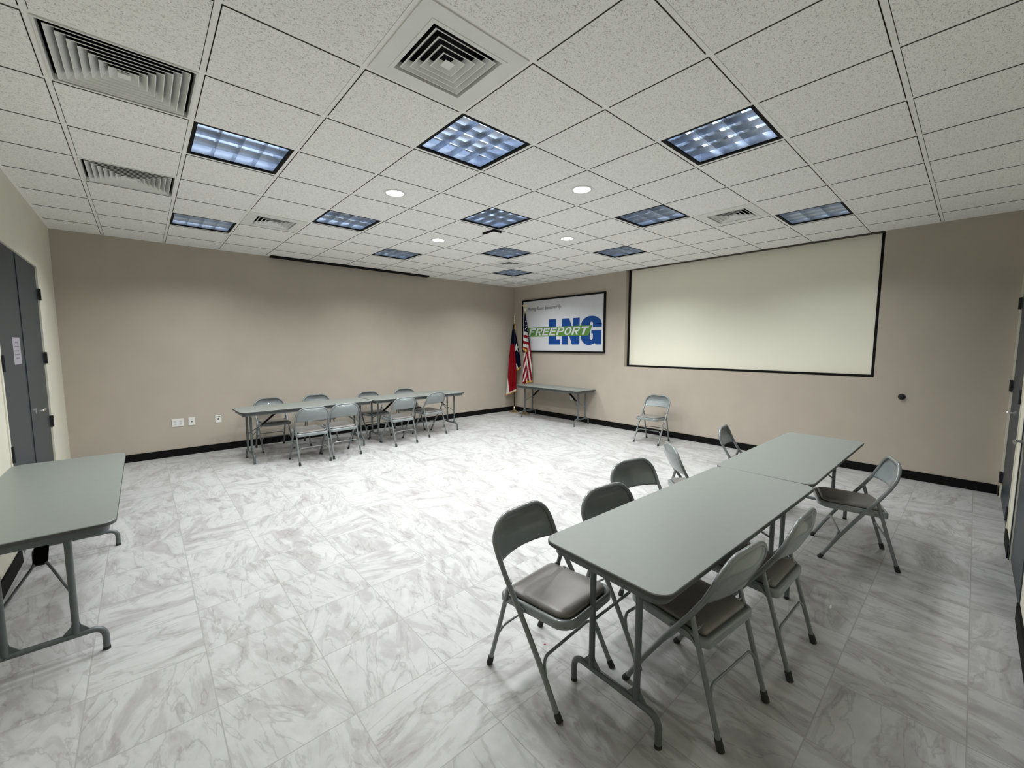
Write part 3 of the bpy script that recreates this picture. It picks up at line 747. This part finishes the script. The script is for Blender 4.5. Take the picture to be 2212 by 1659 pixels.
# ------------------------------------------------------------------ folding chair
PROF = [(.235, 0), (.130, .185), (.008, .375), (-.082, .503), (-.136, .590), (-.172, .665), (-.192, .735), (-.199, .775)]
plen = [0]
for a, b in zip(PROF, PROF[1:]): plen.append(plen[-1]+math.hypot(b[0]-a[0], b[1]-a[1]))
def prof(L):
    L = max(0, min(L, plen[-1]))
    for i in range(len(PROF)-1):
        if L <= plen[i+1]+1e-9:
            t = (L-plen[i])/(plen[i+1]-plen[i]); a, b = PROF[i], PROF[i+1]
            return a[0]+(b[0]-a[0])*t, a[1]+(b[1]-a[1])*t
    return PROF[-1]
LTOP = plen[-1]-.008
TW = .213; RT = .0125; RC = .135
def make_chair():
    t = empty('folding_chair', 'x', 'chair', (0, 0, 0))
    Lj = plen[3]  # joint height of leg and back frame
    Lf = .022
    for s in (1, -1):
        bm = bmesh.new()
        tube(bm, [(s*TW, prof(Lf+(Lj-Lf)*k/8)[0], prof(Lf+(Lj-Lf)*k/8)[1]) for k in range(9)], RT, 12)
        lg = autosmooth(link('leg', bm, M['frame_chair'], t))
        bm = bmesh.new(); p0, p1 = prof(0), prof(.036)
        tube(bm, [(s*TW, p0[0]+.001, .001), (s*TW, (p0[0]+p1[0])/2, (p0[1]+p1[1])/2), (s*TW, p1[0], p1[1])], [.0160, .0155, .0140], 12)
        autosmooth(link('foot_cap', bm, M['rubber'], lg))
    # back frame arch
    path = []
    for k in range(7):
        L = Lj+(LTOP-RC-Lj)*k/6; path.append((TW, *prof(L)))
    for k in range(1, 9):
        a = PI/2*k/8; path.append((TW-RC+RC*math.cos(a), *prof(LTOP-RC+RC*math.sin(a))))
    path2 = [(-x, y, z) for x, y, z in path[::-1]]
    bm = bmesh.new(); tube(bm, path+path2, RT, 12)
    autosmooth(link('back_frame', bm, M['frame_chair'], t))
    # backrest panel: curved sheet filling the arch
    bm = bmesh.new(); NU, NV = 28, 14; L0 = plen[4]-.02; L1 = LTOP-.004
    def halfw(L):
        if L <= LTOP-RC: return TW-.006
        q = (L-(LTOP-RC))/RC; return TW-RC+RC*math.sqrt(max(0, 1-q*q))-.006
    layers = []
    for side in (0, 1):
        grid = []
        for j in range(NV+1):
            row = []
            for i in range(NU+1):
                u = -1+2*i/NU
                Lb = L0+.016*(1-u*u)
                L = Lb+(L1-Lb)*j/NV; w = halfw(L)
                y, z = prof(L)
                dish = .030*(1-u*u)*min(1, (L1-L)/.06+.15)
                rim = .006*(1-max(0, 1-min(1-abs(u), (L1-L)/.15*1.0)/.12)) if True else 0
                row.append(bm.verts.new((u*w, y-dish-rim-(0 if side else .0025), z-.25*dish)))
            grid.append(row)
        layers.append(grid)
    for g in layers:
        for j in range(NV):
            for i in range(NU): bm.faces.new((g[j][i], g[j][i+1], g[j+1][i+1], g[j+1][i]))
    a, b = layers
    for j in range(NV):
        for i in (0, NU): bm.faces.new((a[j][i], a[j+1][i], b[j+1][i], b[j][i]))
    for i in range(NU):
        for j in (0, NV): bm.faces.new((a[j][i], a[j][i+1], b[j][i+1], b[j][i]))
    link('backrest', bm, M['panel_chair'], t, smooth=True)
    # rear legs
    RX = .198
    rp = [(-.225, 0), (-.160, .215), (-.120, .355), (-.079, .500)]
    for s in (1, -1):
        bm = bmesh.new(); tube(bm, [(s*RX, y, z) for y, z in ((-.219, .02),)+tuple(rp[1:])], RT*.92, 12)
        lg = autosmooth(link('leg', bm, M['frame_chair'], t))
        bm = bmesh.new(); tube(bm, [(s*RX, -.225, .001), (s*RX, -.218, .022), (s*RX, -.212, .045)], [.016, .0155, .0145], 12)
        autosmooth(link('foot_cap', bm, M['rubber'], lg))
        # hinge strap between tubes
        bm = bmesh.new(); tube(bm, smooth_path([(s*(RX+.006), .016, .398), (s*(RX+.006), -.06, .418), (s*(RX+.006), -.124, .362)], .02), .006, 8, flat=.6)
        autosmooth(link('hinge_strap', bm, M['frame_chair'], t))
    # stretchers
    def stretcher(x, y1, z1, y2, z2, r):
        bm = bmesh.new()
        pts = smooth_path([(x, y1, z1), (x-.03, y2, z2), (-(x-.03), y2, z2), (-x, y1, z1)], .035, 6)
        tube(bm, pts, r, 10); autosmooth(link('stretcher', bm, M['frame_chair'], t))
    stretcher(TW, prof(.16)[0], prof(.16)[1], prof(.235)[0], prof(.235)[1]+.01, .0075)
    stretcher(RX, -.176, .165, -.158, .222, .0065)
    bm = bmesh.new(); tube(bm, [(RX, -.097, .435), (-RX, -.097, .435)], .006, 8); link('cross_rod', bm, M['frame_chair'], t)
    # seat pan and cushion
    def sr(g, r1=.075, r2=.03):   # seat outline, g = inset
        return rrect(.198-g, .205-g, .05, 6, 0, .052, [max(.012, r1-g*.6), max(.012, r1-g*.6), max(.012, r2-g*.5), max(.012, r2-g*.5)])
    bm = bmesh.new()
    loft(bm, [(sr(.006), .384), (sr(.0), .388), (sr(.0), .418), (sr(.004), .424), (sr(.012), .426), (sr(.018), .424), (sr(.020), .418)])
    for v in bm.verts: v.co.z += (v.co.y-.05)*.05
    autosmooth(link('seat_pan', bm, M['panel_chair'], t), 50)
    bm = bmesh.new()
    loft(bm, [(sr(.030), .417), (sr(.026), .424), (sr(.024), .432), (sr(.028), .440), (sr(.040), .446), (sr(.065), .450), (sr(.11), .452)])
    for v in bm.verts: v.co.z += (v.co.y-.05)*.05
    autosmooth(link('cushion', bm, M['vinyl'], t), 60)
    return t

CH = [
 (-.106, -.858, 184.0, 'nearest grey folding chair with a fully visible taupe vinyl seat at the near table end', 'chairs on the far side of the right tables'),
 (.455, -.960, 173.5, 'grey folding chair tucked in directly behind the nearest chair at the right table', 'chairs on the far side of the right tables'),
 (1.048, -.746, 167.0, 'grey folding chair, third from the near end, back standing clear of the right table', 'chairs on the far side of the right tables'),
 (1.885, -.655, 224.0, 'grey folding chair seen almost edge-on beside the joint of the two right tables', 'chairs on the far side of the right tables'),
 (3.00, -.663, 188.6, 'grey folding chair with a narrow visible back behind the farther right table', 'chairs on the far side of the right tables'),
 (.300, -1.416, 354.0, 'grey folding chair in shadow at the right table, nearer of two side by side', 'chairs on the near side of the right tables'),
 (.893, -1.478, 358.9, 'grey folding chair in shadow, overlapped by the nearer tucked-in chair at the right table', 'chairs on the near side of the right tables'),
 (2.504, -1.647, 18.8, 'grey folding chair pulled out on its own at the right, with scuffed back frame', 'chairs on the near side of the right tables'),
 (4.787, 1.357, 94.6, 'lone grey folding chair standing under the projection screen', None),
 (.143, 3.938, 359.9, 'grey folding chair nearest the camera on the room side of the left tables', 'chairs on the room side of the left tables'),
 (.584, 4.000, 4.0, 'grey folding chair, second from the camera on the room side of the left tables', 'chairs on the room side of the left tables'),
 (1.570, 4.105, 5.7, 'grey folding chair by the joint of the left tables, third on their room side', 'chairs on the room side of the left tables'),
 (2.304, 4.360, 9.2, 'grey folding chair nearest the flags on the room side of the left tables', 'chairs on the room side of the left tables'),
 (-.074, 5.037, 183.1, 'grey folding chair between taupe wall and left table, nearest the wall outlets', 'chairs along the taupe wall'),
 (.617, 5.040, 178.0, 'grey folding chair against the taupe wall, second from the wall outlets', 'chairs along the taupe wall'),
 (1.477, 4.900, 184.0, 'grey folding chair against the taupe wall, behind the joint of the left tables', 'chairs along the taupe wall'),
 (2.200, 4.960, 177.0, 'grey folding chair against the taupe wall, farthest toward the flags, back top shining', 'chairs along the taupe wall'),
]
cp = make_chair()
for i, (x, y, a, lab, grp) in enumerate(CH):
    o = cp if i == 0 else copy_tree(cp)
    o.location = (x, y, 0); o.rotation_euler = (0, 0, math.radians(a)); o['label'] = lab
    if grp: o['group'] = grp
    elif 'group' in o: del o['group']

# ------------------------------------------------------------------ folding table
TT = .724
def make_table():
    t = empty('folding_table', 'x', 'table', (0, 0, 0))
    hx, hy, R = .905, .304, .065
    bm = bmesh.new()
    loft(bm, [(rrect(hx, hy, R, 8), TT-.0025), (rrect(hx-.002, hy-.002, R, 8), TT)])
    top = link('tabletop', bm, M['laminate'], t)
    bm = bmesh.new()
    loft(bm, [(rrect(hx-.001, hy-.001, R, 8), TT-.021), (rrect(hx+.0015, hy+.0015, R, 8), TT-.018), (rrect(hx+.0015, hy+.0015, R, 8), TT-.004), (rrect(hx, hy, R, 8), TT-.0025)])
    autosmooth(link('edge_band', bm, M['tedge'], top))
    bm = bmesh.new()
    o1, o2 = rrect(hx-.028, hy-.028, R-.01, 8), rrect(hx-.031, hy-.031, R-.012, 8)
    loft(bm, [(o1, TT-.021), (o1, TT-.058), (rrect(hx-.042, hy-.042, R-.015, 8), TT-.058), (rrect(hx-.042, hy-.042, R-.015, 8), TT-.0545), (o2, TT-.0545), (o2, TT-.021)], cap_top=False, cap_bot=False)
    autosmooth(link('apron', bm, M['tmetal'], t))
    for s in (1, -1):
        X = s*.765; UY = .118; FY = .222; ZR = .128
        bm = bmesh.new()
        pts = smooth_path([(X, -FY, .012), (X, -FY, ZR), (X, FY, ZR), (X, FY, .012)], .065, 8)
        tube(bm, pts, .0145, 14); fr = autosmooth(link('foot_rail', bm, M['tmetal'], t))
        for q in (-1, 1):
            bm = bmesh.new(); tube(bm, [(X, q*FY, 0), (X, q*FY, .016)], .0155, 14); link('foot_cap', bm, M['rubber'], fr)
            bm = bmesh.new(); tube(bm, [(X, q*UY, ZR), (X, q*UY, TT-.022)], .0145, 14)
            lg = autosmooth(link('leg', bm, M['tmetal'], t))
            # gusset: flared sheet at the foot of the upright
            bm = bmesh.new()
            for a in (-1, 1):
                vs = [bm.verts.new(p) for p in ((X-.003, q*UY+a*.010, ZR+.085), (X-.003, q*UY+a*.018, ZR+.05), (X-.003, q*UY+a*.055, ZR+.008), (X-.003, q*UY, ZR-.004),
                                                (X+.003, q*UY+a*.010, ZR+.085), (X+.003, q*UY+a*.018, ZR+.05), (X+.003, q*UY+a*.055, ZR+.008), (X+.003, q*UY, ZR-.004))]
                bm.faces.new(vs[:4]); bm.faces.new(vs[4:][::-1])
                for k_ in range(4): bm.faces.new((vs[k_], vs[(k_+1)%4], vs[4+(k_+1)%4], vs[4+k_]))
            link('gusset', bm, M['tmetal'], lg)
        bm = bmesh.new(); tube(bm, [(X, -UY-.06, TT-.032), (X, UY+.06, TT-.032)], .0125, 10); autosmooth(link('hinge_bar', bm, M['tmetal'], t))
        # folding brace: channel from under the top, then rods to the uprights
        J = (X-s*.15, 0, TT-.24)
        bm = bmesh.new()
        a = Vector((X-s*.40, 0, TT-.03)); b = Vector(J); d = (b-a).normalized(); n = Vector((0, 1, 0)); u = d.cross(n)
        vs = []
        for p in (a, b):
            for sy, su in ((-1, -1), (1, -1), (1, 1), (-1, 1)): vs.append(bm.verts.new(p+n*sy*.026+u*su*.007))
        for f in ((0,1,2,3), (7,6,5,4), (0,4,5,1), (1,5,6,2), (2,6,7,3), (3,7,4,0)): bm.faces.new([vs[i] for i in f])
        link('brace', bm, M['black'], t)
        bm = bmesh.new()
        for q in (-1, 1): tube(bm, [(J[0], q*.02, J[2]+.01), (J[0], q*.03, J[2]-.01), (X, q*(UY-.006), TT-.36)], .0065, 8)
        autosmooth(link('brace_rod', bm, M['tmetal'], t))
    return t
TB = [
 (.680, -1.243, -1.6, 'nearest grey-green folding table at the right, its long top in full view', 'folding tables placed end to end at the right'),
 (2.500, -1.250, -.2, 'grey folding table at the right, farther of the two placed end to end', 'folding tables placed end to end at the right'),
 (.267, 4.465, 2.2, 'grey folding table along the taupe wall, left of the end-to-end pair', 'folding tables along the taupe wall'),
 (2.100, 4.520, .8, 'grey folding table along the taupe wall, right of the end-to-end pair', 'folding tables along the taupe wall'),
 (5.012, 3.806, 90, 'grey folding table with nothing at it, in the corner under the sign', None),
 (-1.995, 1.546, 90, 'bare grey folding table cut off by the left photo edge, near the door', None),
]
tp_ = make_table()
for i, (x, y, a, lab, grp) in enumerate(TB):
    o = tp_ if i == 0 else copy_tree(tp_)
    o.location = (x, y, 0); o.rotation_euler = (0, 0, math.radians(a)); o['label'] = lab
    if grp: o['group'] = grp
    elif 'group' in o: del o['group']

# ------------------------------------------------------------------ camera, world, view
az, pitch, roll, f_px = .8413, -.0925, .0021, 893.36
f = Vector((math.cos(az)*math.cos(pitch), math.sin(az)*math.cos(pitch), math.sin(pitch)))
r = Vector((math.sin(az), -math.cos(az), 0)); u = r.cross(f)
c, s = math.cos(roll), math.sin(roll)
r2 = r*c+u*s; u2 = u*c-r*s
cam = bpy.data.cameras.new('camera'); co = bpy.data.objects.new('camera', cam); C.objects.link(co)
m = Matrix((r2, u2, -f)).transposed().to_4x4(); m.translation = Vector((-1.5438, -2.1843, H-1.4125)); co.matrix_world = m
cam.sensor_width = 36; cam.lens = f_px/2212*36; cam.clip_start = .02
sc = bpy.context.scene; sc.camera = co
w = bpy.data.worlds.new('world'); w.use_nodes = True; w.node_tree.nodes['Background'].inputs[0].default_value = (.02, .02, .02, 1); sc.world = w
sc.view_settings.view_transform = 'Standard'; sc.view_settings.look = 'None'; sc.view_settings.gamma = 1; sc.view_settings.exposure = 0.28
sc.view_settings.use_curve_mapping = False
sc.cycles.max_bounces = 10; sc.cycles.diffuse_bounces = 6; sc.cycles.glossy_bounces = 5
